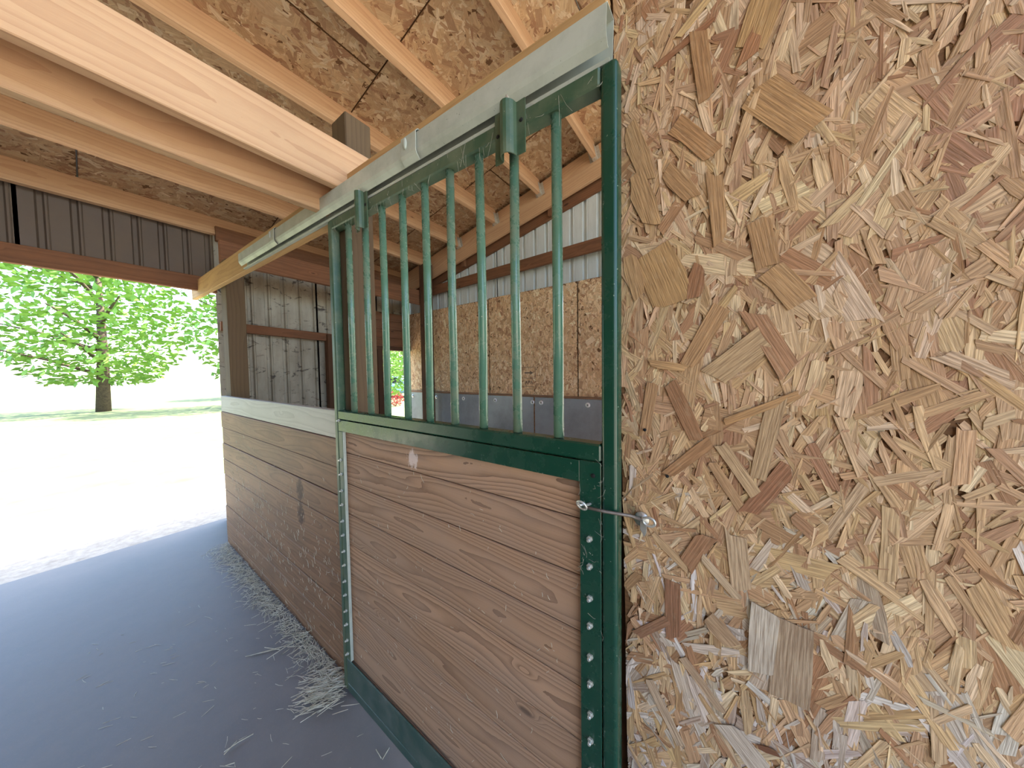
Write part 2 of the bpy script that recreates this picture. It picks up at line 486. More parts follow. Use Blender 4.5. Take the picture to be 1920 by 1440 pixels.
# ------------------------------------------------------------------ front wall of oriented strand board
DO = 0.700
wf = link('wall_front', box_mesh(1.22, 0.0095, 2.44), 'resin', None, Matrix.Translation((0.61-0.195, DO+0.0085, 1.22)) @ Matrix.Rotation(math.radians(-1.15), 4, 'Y'))
wf['kind'] = 'structure'; wf['label'] = 'front wall panel of coarse golden brown strand board'; wf['category'] = 'wall'
edge = lambda z: -0.195 + (1.2-z)*0.0185           # the sheet hangs a little out of plumb
def osb_front():
    r = random.Random(21)
    allst = []
    A = lambda px, py: at_y(px, py, DO)
    hand = [((1228,127),(1337,37),18,(146,92,60),0), ((1270,72),(1332,-6),24,(222,188,130),.2), ((1420,173),(1375,303),22,(228,190,142),.55),
        ((1267,233),(1340,290),30,(186,138,90),0), ((1450,-40),(1405,95),72,(190,150,94),.12), ((1418,170),(1520,240),62,(186,142,90),0),
        ((1333,708),(1432,634),52,(196,166,124),0), ((1412,588),(1478,692),36,(172,124,88),0), ((1357,792),(1502,738),17,(186,142,92),0),
        ((1257,718),(1306,822),25,(150,104,70),0), ((1292,682),(1352,578),32,(186,144,98),0), ((1402,962),(1478,878),28,(150,98,70),0),
        ((1350,832),(1418,928),23,(206,174,132),0), ((1334,868),(1398,965),18,(190,150,108),0), ((1216,679),(1286,691),17,(204,162,110),.3),
        ((1254,888),(1335,826),20,(168,122,82),0), ((1208,816),(1225,718),20,(180,140,98),0), ((1262,1088),(1262,1195),25,(142,96,72),0),
        ((1318,1045),(1385,1122),18,(214,190,156),0), ((1286,1062),(1323,1008),25,(160,114,82),0), ((1440,1150),(1432,1262),46,(206,200,186),0),
        ((1487,1165),(1478,1310),52,(176,156,132),0), ((1196,1190),(1252,1162),14,(146,104,80),0), ((1282,1235),(1352,1332),22,(190,164,136),0),
        ((1218,1278),(1276,1396),21,(198,176,150),0), ((1362,1360),(1440,1460),62,(212,204,192),0), ((1422,1398),(1458,1412),15,(104,60,44),.3),
        ((1222,470),(1262,566),70,(192,152,98),.08), ((1445,505),(1505,566),46,(188,146,96),0), ((1250,318),(1300,372),28,(180,138,92),.2),
        ((1180,240),(1212,330),30,(186,148,100),.2), ((1308,60),(1325,182),26,(176,130,84),0), ((1396,118),(1420,60),36,(168,112,72),.3),
        ((1192,330),(1222,420),34,(196,156,106),.3), ((1340,330),(1350,450),24,(184,142,94),0), ((1420,415),(1440,500),34,(180,138,92),0),
        ((1224,1000),(1290,1070),20,(206,172,128),.4), ((1380,1000),(1390,1110),34,(206,180,146),0), ((1330,1160),(1375,1210),46,(180,150,118),.2),
        ((1460,740),(1420,900),26,(196,166,126),0), ((1300,560),(1312,500),30,(150,100,66),.3), ((1180,480),(1200,560),30,(200,160,110),.3)]
    for (p, q, wpx, c, tp) in hand:
        a, b = A(*p), A(*q)
        mid = (a+b)/2
        sc = (b-a).length/math.hypot(q[0]-p[0], q[1]-p[1])
        allst.append(dict(L=(b-a).length, W=wpx*sc, cx=mid.x, cz=mid.z, ang=math.atan2(b.z-a.z, b.x-a.x), y=r.uniform(.0046, .0062), c=lin(*[.78*a_+.22*b_ for a_, b_ in zip(c, (206, 174, 134))]), tp=tp, hand=True))
    for i in range(16000):
        big = r.random()
        L = 0.028+0.085*r.random()**1.4
        W = min(L*r.uniform(0.08, 0.25), .02) if big < 0.86 else L*r.uniform(.25, .45)
        cz = r.uniform(0.02, 2.42); cx = r.uniform(edge(cz)+0.004, 1.0)
        ang = r.gauss(math.pi/2, 0.5) if r.random() < 0.75 else r.uniform(0, math.pi)
        c = PAL[r.randrange(len(PAL))]
        if r.random() < .62*max(0, min(1, (1.25-cz)/.6)):        # paler grey strands more often towards the bottom
            c = r.choice(PALE_GREY)
        allst.append(dict(L=L, W=W, cx=cx, cz=cz, ang=ang, y=r.uniform(.0002, .0030), c=jit([min(1, 1.2*q_) for q_ in c], r, .13), tp=r.choice((0, 0, 0, .3, .5)), hand=False))
    vis = lambda s: edge(s['cz'])-.01 < s['cx'] < 0.16 and 0.55 < s['cz'] < 2.2
    # keep the strands inside the sheet's edge
    ok = []
    for s in allst:
        ext = abs(math.cos(s['ang']))*s['L']/2 + abs(math.sin(s['ang']))*s['W']/2
        ok.append(s)
    ok.sort(key=lambda s: -(1000*s['hand'] + vis(s)*(s['L']*s['W'])*(1 if s['y'] > .0018 else .01)))
    rest = ([], [], [], [])
    for i, s in enumerate(ok):
        sh = strand_shape(s['L'], s['W'], r, s['tp'])
        tk = .35 if s['hand'] else min(1, .010/s['W'])
        tilt = (r.gauss(0, .02)*tk, r.gauss(0, .10)*tk)
        off = (r.uniform(0, 40), r.uniform(0, 40))
        if i < 300:
            out = ([], [], [], [])
            add_strand(out, sh, s['cx'], s['cz'], s['ang'], 0, tilt, 0.0013, s['c'], off, (s['cx'], s['cz']), edge)
            link('wood_strand', strand_mesh(out, 'wood_strand'), 'strand', wf, Matrix.Translation((s['cx'], DO+.0038-s['y'], s['cz'])))
        else:
            add_strand(rest, sh, s['cx'], s['cz'], s['ang'], s['y']-.0038, tilt, 0.0013, s['c'], off, (0, 0), edge)
    o = link('strand_layer', strand_mesh(rest, 'strand_layer'), 'strand', wf, Matrix.Translation((0, DO, 0)))
    o['kind'] = 'stuff'
osb_front()
for x, z in ((1251, 893), (1209, 806)):            # two screw holes, their dark inside drawn as black discs
    p = at_y(x, z, DO-.003)
    tube('screw_hole', [p+Vector((0, -.0015, 0)), p+Vector((0, .004, 0))], 0.0032, 'black', wf, 10)

# ------------------------------------------------------------------ ceiling: purlins, rafter, strand board sheathing
slope = math.atan(0.2087)
SD = Vector((math.cos(slope), 0, math.sin(slope)))    # up the roof
RN = Vector((-math.sin(slope), 0, math.cos(slope)))   # roof normal
ceil_ = struct('ceiling', (0, 0, ZP(0)+.18), 'sloping barn roof of timber purlins and strand board sheathing', 'ceiling')
PH = 0.18
Y0, Y1 = -2.4, 3.0
hang_me = None
pu = [-1.07-.019+k*0.6235 for k in range(-5, 6)]
for k, u in enumerate(pu):
    base = Vector((u, 0, ZP(u)))
    a = base + RN*(PH/2) + Vector((0, Y0, 0)); b = base + RN*(PH/2) + Vector((0, Y1-.002, 0))
    p = beam('purlin', a, b, 0.042, PH, 'purlin', ceil_, 0.003, up=RN)
    # joist hanger on the rafter
    bm = bmesh.new()
    def bb(lo, hi):
        g = bmesh.ops.create_cube(bm, size=1.0)['verts']
        bmesh.ops.scale(bm, vec=Vector(hi)-Vector(lo), verts=g)
        bmesh.ops.translate(bm, vec=(Vector(hi)+Vector(lo))/2, verts=g)
    bb((-.05, -.0235, -PH/2-.003), (0, .0235, -PH/2-.0005)); bb((-.05, .0215, -PH/2), (0, .0235, PH/2-.05)); bb((-.05, -.0235, -PH/2), (0, -.0215, PH/2-.05))
    bb((-.003, .0215, -PH/2), (0, .055, PH/2-.05)); bb((-.003, -.055, -PH/2), (0, -.0215, PH/2-.05))
    me = mesh_from_bm(bm, 'joist_hanger')
    M, L = frame(a, b, RN)
    link('joist_hanger', me, 'zinc', p, M @ Matrix.Translation((L/2, 0, 0)))
# rafter along the back wall
def rp(u, dz, y): return Vector((u, y, ZP(u)+dz))
beam('rafter', rp(-4.3, -.012, 3.02), rp(XR-.05, -.012, 3.02), 0.04, 0.30, 'purlin', ceil_, .003, RN)
beam('rafter', rp(-4.3, -.06, 3.10), rp(XR-.05, -.06, 3.10), 0.04, 0.36, 'brown', ceil_, .003, RN)
for u in (-1.62, -2.95):
    q = rp(u, -.19, 3.06)
    block('block', q-Vector((.03, .02, .05)), q+Vector((.03, .02, .05)), 'brown', ceil_, .003)
# sheathing sheets with open joints
T0 = rp(-4.35, 0, 0) + RN*PH
sw, sl = 2.436, 1.214
nrow = 0
tlen = (XR+4.35)/SD.x
y = Y0
while y < 3.2:
    t = -(nrow % 2)*1.22
    while t < tlen:
        t0, t1 = max(t, 0), min(t+sw, tlen)
        y1 = min(y+sl, 3.2)
        c = T0 + SD*((t0+t1)/2) + Vector((0, (y+y1)/2, 0)) + RN*.0055
        # local x along slope, y = -world y, z = downwards normal
        X, Z = SD, -RN
        Yv = Z.cross(X)
        M = Matrix.Translation(c) @ Matrix(((X.x, Yv.x, Z.x, 0), (X.y, Yv.y, Z.y, 0), (X.z, Yv.z, Z.z, 0), (0, 0, 0, 1)))
        sp = link('sheathing_panel', box_mesh(t1-t0, y1-y, .011), 'resin', ceil_, M)
        if t0 < 4.5 and y1 > -0.2:
            far_strands('strand_layer', t1-t0-.004, y1-y-.004, 2600, .062, sp, M @ Matrix.Translation((0, 0, .0056)), int(y*100)+int(t*10)+900, .92)
        t += sw+.006
    y += sl+.006; nrow += 1
# outer roof skin so that no light leaks through the joints
M, L = frame(T0+RN*.03+Vector((0, .4, 0)), T0+SD*tlen+RN*.03+Vector((0, .4, 0)), RN)
link('roof_deck', box_mesh(L+.3, 5.7, .02), 'sheet', ceil_, M)
# eave fascia board at the open front
beam('fascia_board', rp(-4.35, .09, Y0-.02), rp(XR, .09, Y0-.02), .035, .22, 'purlin', ceil_, .003, RN)

# tie boards bolted to the jamb post, running out over the aisle
tz = EYE+.966
beam('tie_beam', (-1.345, -2.3, tz-.094), (-1.345, .815, tz-.094), .04, .188, 'purlin', ceil_)
beam('tie_beam', (-1.50, -2.3, tz-.145), (-1.50, .70, tz-.145), .04, .188, 'purlin', ceil_)

# ------------------------------------------------------------------ back wall
DB = 3.06
wb = struct('wall_back', (-.5, DB, 0), 'stall back wall of white ribbed metal, strand board and grey kick sheets', 'wall')
def ribbed(L, H):
    """ribbed sheet: local x along, z up, ribs towards +y"""
    prof = []
    x = -L/2
    while x < L/2-1e-6:
        for dx, d in ((0, 0), (.088, 0), (.098, .024), (.122, .024), (.132, 0), (.142, 0), (.146, .004), (.150, 0), (.1525, 0)):
            prof.append((min(x+dx, L/2), d))
        x += .1525
    v = [(a, b, -H/2) for a, b in prof]+[(a, b, H/2) for a, b in prof]
    n = len(prof)
    me = bpy.data.meshes.new('metal_sheet')
    me.from_pydata(v, [], [(i, i+1, n+i+1, n+i) for i in range(n-1)])
    return me
x = -4.26
while x < XR-.3:
    L = .915
    top = ZP(x+L)+.28
    z0 = 2.2 if -.65 < x < .6 else 0           # unseen doorway added right of the bars to bring daylight in
    link('metal_sheet', ribbed(L+.012, top-z0), 'sheet', wb, Matrix.Translation((x+L/2, DB+.06, (top+z0)/2)))
    x += L
beam('girt', (-4.2, DB-.01, 2.70), (XR-.1, DB-.01, 2.82), .038, .125, 'brown', wb)
for u0 in (-4.2, -2.533-1.22+.003, -2.533+.003, -1.313+.004, 1.25):
    u1 = -2.533-1.22 if u0 == -4.2 else (-.6 if -1.4 < u0 < 0 else min(u0+1.214, XR-.02))
    zt = 2.44 - .01*(u0 < -3)
    M = Matrix.Translation(((u0+u1)/2, DB+.006, zt/2))
    p = link('strand_board_panel', box_mesh(u1-u0, .011, zt, .001), 'resin', wb, M)
    if u0 < 0:
        far_strands('strand_layer', u1-u0-.004, zt-.004, 4200, .046, p, Matrix.Translation(((u0+u1)/2, DB, zt/2)) @ Matrix.Rotation(math.pi/2, 4, 'X'), int(u0*100)+2000, 1.5)
# grade stamp on the middle panel: boxed arrow over the letters
def flat_text(body, size, loc, parent):
    cu = bpy.data.curves.new('stamp', 'FONT'); cu.body = body; cu.size = size; cu.align_x = 'CENTER'; cu.extrude = .0003
    to = bpy.data.objects.new('tmp_text', cu); C.objects.link(to)
    dg = bpy.context.evaluated_depsgraph_get()
    me = bpy.data.meshes.new_from_object(to.evaluated_get(dg))
    bpy.data.objects.remove(to)
    me.materials.clear()
    link('grade_stamp', me, 'ink', parent, Matrix.Translation(loc) @ Matrix.Rotation(math.pi/2, 4, 'X'))
flat_text('APA', .062, (-1.93, DB-.004, 1.345), wb)
bm = bmesh.new()
for (x0, x1, z0, z1) in ((-.09, .09, .20, .204), (-.09, .09, .07, .074), (-.09, .09, -.03, -.026), (.086, .09, .07, .204), (-.09, -.086, .07, .204), (-.06, .02, .128, .142), (-.05, .05, -.06, -.056)):
    g = bmesh.ops.create_cube(bm, size=1)['verts']
    bmesh.ops.scale(bm, vec=(x1-x0, .0008, z1-z0), verts=g); bmesh.ops.translate(bm, vec=((x0+x1)/2, 0, (z0+z1)/2), verts=g)
vv = [bm.verts.new(p) for p in ((.02, -.0004, .112), (.06, -.0004, .135), (.02, -.0004, .158))]
bm.faces.new(vv)
link('grade_stamp', mesh_from_bm(bm, 'stamp'), 'ink', wb, Matrix.Translation((-1.93, DB-.004, 1.345)))
# kick sheets with white fender washers
for u0, u1 in ((-4.2, -1.862), (-1.845, -.6), (1.25, XR-.02)):
    k = link('kick_sheet', box_mesh(u1-u0, .004, 1.195, .001), 'kick', wb, Matrix.Translation(((u0+u1)/2, DB-.014, .5975)))
    for u in np.arange(u0+.085, u1, .56):
        c = Vector((u, DB-.017, 1.135))
        wsh = tube('washer', [c+Vector((0, .001, 0)), c-Vector((0, .0015, 0))], .027, 'washer', k, 20)
    for u in np.arange(u0+.085, u1, .56):
        c = Vector((u, DB-.02, 1.135))
        tube('screw_head', [c+Vector((0, .002, 0)), c-Vector((0, .002, 0))], .009, 'dull_steel', k, 8)
block('ledge_strip', (-4.19, DB-.02, 1.197), (-.6, DB-.004, 1.222), 'wall_wood', wb)
block('post', (-.6, DB-.06, 0), (-.48, DB+.06, 2.65), 'post', wb)
block('post', (1.17, DB-.06, 0), (1.25, DB+.06, 2.65), 'post', wb)

# ------------------------------------------------------------------ left wall of ribbed metal, with a narrow opening
UL = -4.2
wl = struct('wall_left', (UL, 2.0, 0), 'cobwebbed ribbed metal side wall with a narrow opening', 'wall')
RZ = Matrix.Rotation(math.pi/2, 4, 'Z')
zt = ZP(UL)+.2
def lsheet(y0, y1, z0, z1):
    link('metal_sheet', ribbed(y1-y0+.02, z1-z0), 'dirty_sheet', wl, Matrix.Translation((UL-.03, (y0+y1)/2, (z0+z1)/2)) @ RZ)
yy = .82
lsheet(yy, 1.735, 0, zt); lsheet(1.735, 2.535, 0, zt); lsheet(2.535, 3.1, 1.85, zt)
beam('girt', (UL+.03, .82, 1.995), (UL+.03, 2.53, 1.945), .038, .095, 'brown', wl)
block('jamb', (UL-.06, 2.47, 0), (UL+.08, 2.55, 1.85), 'dark_wood', wl)
block('lintel', (UL-.06, 2.40, 1.845), (UL+.05, 3.05, 1.90), 'dark_wood', wl)
for i in range(4):
    block('board', (UL+.0, 2.40, 1.905+i*.125), (UL+.022, 3.05, 2.027+i*.125), 'brown', wl)
block('stud', (UL+.0, 1.80, 0), (UL+.09, 1.93, 2.0), 'dark_wood', wl)
for i in range(5):
    block('board', (UL+.0, 1.94, .6+i*.25), (UL+.02, 2.46, .846+i*.25), 'dark_wood', wl)
block('top_plate', (UL-.02, .82, zt-.26), (UL+.03, 3.04, zt-.12), 'brown', wl)

# ------------------------------------------------------------------ walls added to shape the light: across the aisle, above its end, beside the stall
wa = struct('wall_aisle_added', (0, -2.4, 0), 'unseen ribbed metal wall added across the aisle to cut front light', 'wall')
x = -4.26
while x < XR-.3:
    top = ZP(x)+.1
    link('metal_sheet', ribbed(.915, top), 'brown_sheet', wa, Matrix.Translation((x+.4575, -2.42, top/2)) @ Matrix.Rotation(math.pi, 4, 'Z'))
    x += .915
for z in (.3, 1.2, 2.1, 2.9):
    beam('girt', (-4.2, -2.37, z), (XR-.1, -2.37, z), .038, .12, 'brown', wa)
we = struct('wall_end_added', (-4.25, -.8, 2.45), 'ribbed metal infill added above the open end of the aisle to cut its light', 'wall')
for k in range(3):
    h = ZP(-4.25)+.15-2.45
    link('metal_sheet', ribbed(1.09, h), 'brown_sheet', we, Matrix.Translation((-4.28, -2.38+1.07*k+.535, 2.45+h/2)) @ RZ)
beam('lintel', (-4.24, -2.4, 2.40), (-4.24, .82, 2.40), .05, .14, 'brown', we)
wr = struct('wall_right_added', (1.15, 1.9, 0), 'unseen plank partition added at the far side to darken the stall', 'wall')
for i in range(17):
    block('plank', (1.13, .72, .001+i*.1395), (1.166, 3.03, .138+i*.1395), 'wall_wood', wr)

# ------------------------------------------------------------------ stall front: posts, header, plank wall
ws = struct('wall_divider', (-2.5, .72, 0), 'stall front of weathered planks between timber posts under a header', 'wall')
block('post', (-1.485, .70, 0), (-1.363, .815, 2.63), 'post', ws, .004)
block('post', (-.245, .722, 0), (-.10, .85, 2.62), 'dark_wood', ws, .004)  # added behind the panel edge to block light through the door gap
block('post', (-3.66, .735, 0), (-3.50, .86, 2.49), 'post', ws, .004)
block('post', (-3.64, 2.85, 0), (-3.50, 2.975, ZP(-3.58)+.01), 'dark_wood', ws, .004)
beam('girder', (-3.68, .74, 2.59), (-3.68, 2.98, 2.59), .05, .2, 'brown', ws)
hz = lambda u: EYE + .75 - .0335*(u+3.3)
beam('header_beam', (-4.5, .7, hz(-4.5)+.0825), (-.224, .7, hz(-.224)+.0825), .038, .165, 'header', ws)
zb = 1.318
for i in range(10):
    z1 = zb-i*.1395; z0 = max(z1-.1362, .0)
    if z1 < .02: break
    r = random.Random(i)
    dy = r.uniform(-.0025, .0025)
    block('plank', (-3.66, .697+dy, z0), (-1.40 if i < 9 else -1.40, .733+dy, z1), 'stained_wood' if i in (3, 4) else ('sheen_plank' if i == 0 else 'wall_wood'), ws, .003)
for i in range(1, 10):
    block('tongue', (-3.655, .712, zb-i*.1395-.012), (-1.405, .722, zb-i*.1395+.014), 'dark_wood', ws, 0)  # dark strips added behind the joints to stop stall light showing through
block('jamb_trim', (-1.50, .69, 0.0), (-1.41, .70, 1.24), 'brown', ws, .002)

# ------------------------------------------------------------------ the sliding stall door
D = .655
TD = .040
door = thing('sliding_stall_door', 'green steel sliding stall door with vertical bars above brown wooden boards', 'door', (-.83, D+.02, .02))
uL, uR = -1.463, -.193
ztR, ztL = 2.134, 2.171
tw = .036
yc = D+TD/2
beam('stile', (uR-tw/2, yc, .022), (uR-tw/2, yc, ztR), TD, tw, 'green', door, .010, up=(1, 0, 0))
beam('stile', (uL+tw/2, yc, .022), (uL+tw/2, yc, ztL), TD, tw, 'green_dusty', door, .010, up=(1, 0, 0))
beam('top_rail', (uL+tw, yc, ztL-.024), (uR-tw, yc, ztR-.021), TD, .04, 'green_dusty', door, .004)
beam('mid_rail', (uL+tw, yc, 1.31), (uR-tw, yc, 1.307), TD, .04, 'green', door, .004)
beam('bottom_rail', (uL+tw, yc, .044), (uR-tw, yc, .044), TD, .042, 'green_grimy', door, .004)
# steel angle strips that hold the boards
beam('angle_strip', (uL+tw+.0005, D+.003, 1.263), (uR-tw-.0505, D+.003, 1.260), .005, .050, 'green', door, .001)
sR = beam('angle_strip', (uR-tw-.025, D+.003, .066), (uR-tw-.025, D+.003, 1.286), .005, .050, 'green', door, .001, up=(1, 0, 0))
sL = beam('angle_strip', (uL+tw+.017, D+.003, .181), (uL+tw+.017, D+.003, 1.237), .005, .034, 'green_dusty', door, .001, up=(1, 0, 0))
beam('angle_edge', (uL+tw+.036, D+.0075, .18), (uL+tw+.036, D+.0075, 1.236), .013, .003, 'track', door, .001, up=(1, 0, 0))
beam('angle_strip', (uL+tw+.0005, D+.003, .122), (uR-tw-.0505, D+.003, .122), .005, .115, 'green_grimy', door, .001)
p = at_y(1112, 892, D)
tube('bolt_hole', [p+Vector((0, -.0012, 0)), p+Vector((0, .004, 0))], .005, 'black', door, 12)
# bars
bx = [-1.318, -1.186, -1.068, -.942, -.821, -.702, -.584, -.463, -.341]
for i, u in enumerate(bx):
    t = (u-uL)/(uR-uL)
    top = ztL+(ztR-ztL)*t-.04
    r = random.Random(i+50)
    tube('bar', [(u, yc, 1.329), (u+r.uniform(-.003, .003), yc, 1.7), (u, yc, top)], .0127, 'rust_green' if i in (0, 1, 5, 7) else 'bar_green', door, 16)
# boards
bl = [1.262, 1.139]+[1.139-.139*k for k in range(1, 8)]+[.03]
for i in range(len(bl)-1):
    r = random.Random(i+5)
    dy = r.uniform(-.001, .001)
    z0, z1 = bl[i+1]+.0015, bl[i]-.0015
    block('board', (uL+tw+.002, D+.016+dy, z0), (uR-tw-.002, D+.04+dy, z1), 'scuffed_wood' if i == 0 else 'door_wood', door, .0025)
block('gap_blocker', (uL+tw+.004, D+.0425, .07), (uR-tw-.004, D+.046, 1.28), 'dark_wood', door, 0)  # hidden dark sheet added to keep light out of the board gaps
# carriage bolts
bm = bmesh.new()
tube_bm(bm, [(0, 0, 0), (0, -.004, 0)], .0072, 6)
tube_bm(bm, [(0, -.004, 0), (0, -.010, 0), (0, -.0125, 0)], [.0042, .0042, .003], 10)
bolt_me = mesh_from_bm(bm, 'bolt')
bolt_me.materials.append(MAT['zinc'])
for i in range(1, len(bl)-1):
    zc = (bl[i]+bl[i+1])/2
    for dz in (.0385, -.0255):
        if zc+dz < .19: continue
        for strip, u in ((sR, uR-tw-.026), (sL, uL+tw+.014)):
            link('bolt', bolt_me, None, strip, Matrix.Translation((u, D+.0005, zc+dz)))
link('bolt', bolt_me, None, sL, Matrix.Translation((uL+tw+.01, D+.0005, 1.285)))
# roller hangers: a plate with a half round channel, and the roller bolt above
def hanger(u0, u1, zt0, zb0, name='roller_hanger'):
    w = u1-u0
    prof = [(-w/2, 0), (-w*.27, 0)]
    for k in range(9):
        a = math.pi*k/8
        prof.append((-w*.23*math.cos(a), -w*.30*math.sin(a)-.0005))
    prof += [(w*.27, 0), (w/2, 0)]
    out = open_profile(prof, .003)
    bm = bmesh.new()
    h = zt0-zb0
    a = [bm.verts.new((x, y, 0)) for x, y in out]
    b = [bm.verts.new((x, y, h)) for x, y in out]
    n = len(out)
    for i in range(n):
        bm.faces.new((a[i], a[(i+1) % n], b[(i+1) % n], b[i]))
    m = n//2
    for i in range(m-1):
        bm.faces.new((a[i], a[i+1], a[n-2-i], a[n-1-i])); bm.faces.new((b[i], b[i+1], b[n-2-i], b[n-1-i]))
    hg = link(name, mesh_from_bm(bm, 'hanger'), 'green_dusty', door, Matrix.Translation(((u0+u1)/2, D-.006, zb0)))
    cx = (u0+u1)/2
    tube('roller_bolt', [(cx, D-.010, zt0-.03), (cx, D-.012, zt0+.045)], .007, 'zinc', hg, 10)
    for dx, dz in ((.0, .018), (w*.38, h*.62), (-w*.4, h*.55)):
        q = Vector((cx+dx, D-.0062, zb0+dz))
        tube('bolt_hole', [q+Vector((0, -.0012, 0)), q+Vector((0, .002, 0))], .005, 'black', hg, 10)
    return hg
hanger(-.505, -.412, 2.158, 2.030)
hanger(-1.205, -1.125, 2.188, 2.050)
# straw stuck to the boards
def straw_bm(bm, p, d, L, r, bend=0.0):
    p, d = Vector(p), Vector(d).normalized()
    s = d.orthogonal().normalized()
    tube_bm(bm, [p-d*L/2, p+s*bend*L, p+d*L/2], [r*.8, r, r*.6], 3)
def straw_stuff(name, items, parent=None, label=None):
    bm = bmesh.new()
    for it in items: straw_bm(bm, *it)
    me = mesh_from_bm(bm, name)
    o = link(name, me, 'straw', parent, Matrix.Identity(4))
    o['kind'] = 'stuff'
    if label: o['label'] = label; o['category'] = 'hay'
    return o
r = random.Random(3)
items = []
for i in range(130):
    z = .2+.95*r.random(); u = r.uniform(-1.38, -.3)
    a = r.gauss(math.pi/2, .7)
    items.append(((u, D+.0145, z), (math.cos(a), -.05, math.sin(a)), r.uniform(.004, .028)*(1.2 if r.random() < .1 else .7), .0006, r.uniform(-.15, .15)))
straw_stuff('straw_bits', items, door)
items = []
for i in range(420):
    t = r.random()
    u = -3.4+1.9*t; z = max(.05, r.gauss(.45, .22))
    a = r.gauss(math.pi/2, .45)
    items.append(((u, .693, z), (math.cos(a), -.05, math.sin(a)), r.uniform(.006, .045), .0008, r.uniform(-.15, .15)))
straw_stuff('straw_bits', items, ws)
# cobweb threads on the door frame
bm = bmesh.new()
for i in range(70):
    u = r.uniform(-1.4, -.22)
    t = (u-uL)/(uR-uL); zc = ztL+(ztR-ztL)*t-r.choice((.0, .02, .04, .045))
    p0 = Vector((u, D-.002, zc)); p1 = p0+Vector((r.uniform(-.03, .03), r.uniform(-.004, .02), r.uniform(-.06, .01)))
    tube_bm(bm, [p0, (p0+p1)/2+Vector((r.uniform(-.006, .006), -.002, -.006)), p1], .00035, 3)
for i in range(26):
    z = r.uniform(.9, 1.3); u = uR-tw-r.uniform(-.01, .06)
    p0 = Vector((u, D-.001, z)); p1 = p0+Vector((r.uniform(-.02, .02), -.001, r.uniform(-.03, .01)))
    tube_bm(bm, [p0, (p0+p1)/2+Vector((.004, 0, -.003)), p1], .0003, 3)
o = link('cobweb_threads', mesh_from_bm(bm, 'web'), 'web', door, Matrix.Identity(4)); o['kind'] = 'stuff'

# ------------------------------------------------------------------ door track
ta, tb = Vector((-2.69, .682, 2.314)), Vector((-.207, .682, 2.234))
track = thing('door_track', 'grey green galvanized box track along the timber header', 'door track', (-1.45, .68, 2.22))
prof = open_profile([(-.002, 0), (-.042, -.002), (-.047, -.008), (-.047, -.058), (-.043, -.068), (-.031, -.082), (-.029, -.078)], .002)
M, L = frame(tb, ta)                      # local +y points out of the wall after the flip below
def along(t0, t1, prof, name, mat, parent, up=Vector((0, 0, 1))):
    a, b = ta.lerp(tb, t0), ta.lerp(tb, t1)
    M, L = frame(a, b)
    return link(name, profile_mesh(prof, L), mat, parent, M)
def strip_mesh(prof, L):
    n = len(prof); m = n//2
    bm = bmesh.new()
    a = [bm.verts.new((-L/2, y, z)) for y, z in prof]; b = [bm.verts.new((L/2, y, z)) for y, z in prof]
    for i in range(n): bm.faces.new((a[i], a[(i+1) % n], b[(i+1) % n], b[i]))
    for i in range(m-1):
        bm.faces.new((a[i], a[i+1], a[n-2-i], a[n-1-i])); bm.faces.new((b[i], b[i+1], b[n-2-i], b[n-1-i]))
    return mesh_from_bm(bm, 'strip')
M, L = frame(ta, tb)
link('track_rail', strip_mesh(prof, L), 'track', track, M)
lip = open_profile([(-.002, 0), (-.002, -.088), (-.006, -.096), (-.020, -.098), (-.020, -.092)], .002)
link('track_lip', strip_mesh(lip, L), 'track', track, M)
coup = open_profile([(-.022, .020), (-.022, .005), (-.044, .004), (-.053, -.006), (-.053, -.062), (-.049, -.073), (-.037, -.086)], .0025)
for t in (.745, .255):
    c = ta.lerp(tb, t)
    Mx, _ = frame(ta, tb)
    Mx.translation = c
    k = link('track_coupler', strip_mesh(coup, .075), 'track', track, Mx)
    q = c+Vector((-.014, -.0545, -.028))
    bm = bmesh.new(); bmesh.ops.create_uvsphere(bm, u_segments=12, v_segments=8, radius=1); bmesh.ops.scale(bm, vec=(.008, .006, .018), verts=bm.verts)
    link('pressed_rib', mesh_from_bm(bm, 'rib', True), 'track', k, Matrix.Translation(q))

# ------------------------------------------------------------------ hook latch
lp = at_y(1203, 973, DO-.004)
latch = thing('hook_latch', 'zinc hook and eye latch holding the green stall door to the strand board wall', 'latch', lp)
tube('base_plate', [lp+Vector((0, .002, 0)), lp+Vector((0, -.003, 0))], .0155, 'zinc', latch, 24)
# eye screw with a loop, seen edge on
bm = bmesh.new()
ring = [(.018+.012*math.cos(a), -.014, .004+.009*math.sin(a)) for a in [2*math.pi*k/16 for k in range(16)]]
tube_bm(bm, ring, .0028, 8, True)
tube_bm(bm, [(.0, .0, .004), (.004, -.014, .006), (.008, -.014, .008)], .003, 8)
link('eye_loop', mesh_from_bm(bm, 'eye', True), 'zinc', latch, Matrix.Translation(lp))
bm = bmesh.new()                          # the pointed tongue under the loop
vs = [bm.verts.new(p) for p in ((-.002, -.006, -.004), (.011, -.008, -.004), (.012, -.010, -.022), (.008, -.011, -.033), (-.001, -.008, -.020))]
f_ = bm.faces.new(vs)
ex = bmesh.ops.extrude_face_region(bm, geom=[f_])['geom']
bmesh.ops.translate(bm, vec=(0, .003, 0), verts=[v for v in ex if isinstance(v, bmesh.types.BMVert)])
link('tongue', mesh_from_bm(bm, 'tongue'), 'zinc', latch, Matrix.Translation(lp))
e0 = at_y(1094, 950, .625); e1 = at_y(1182, 967, .668)
tube('hook_rod', [e0, e0.lerp(e1, .5)+Vector((0, -.006, .001)), e1, lp+Vector((.002, -.012, .004))], .0036, 'dull_steel', latch, 10)
bm = bmesh.new()
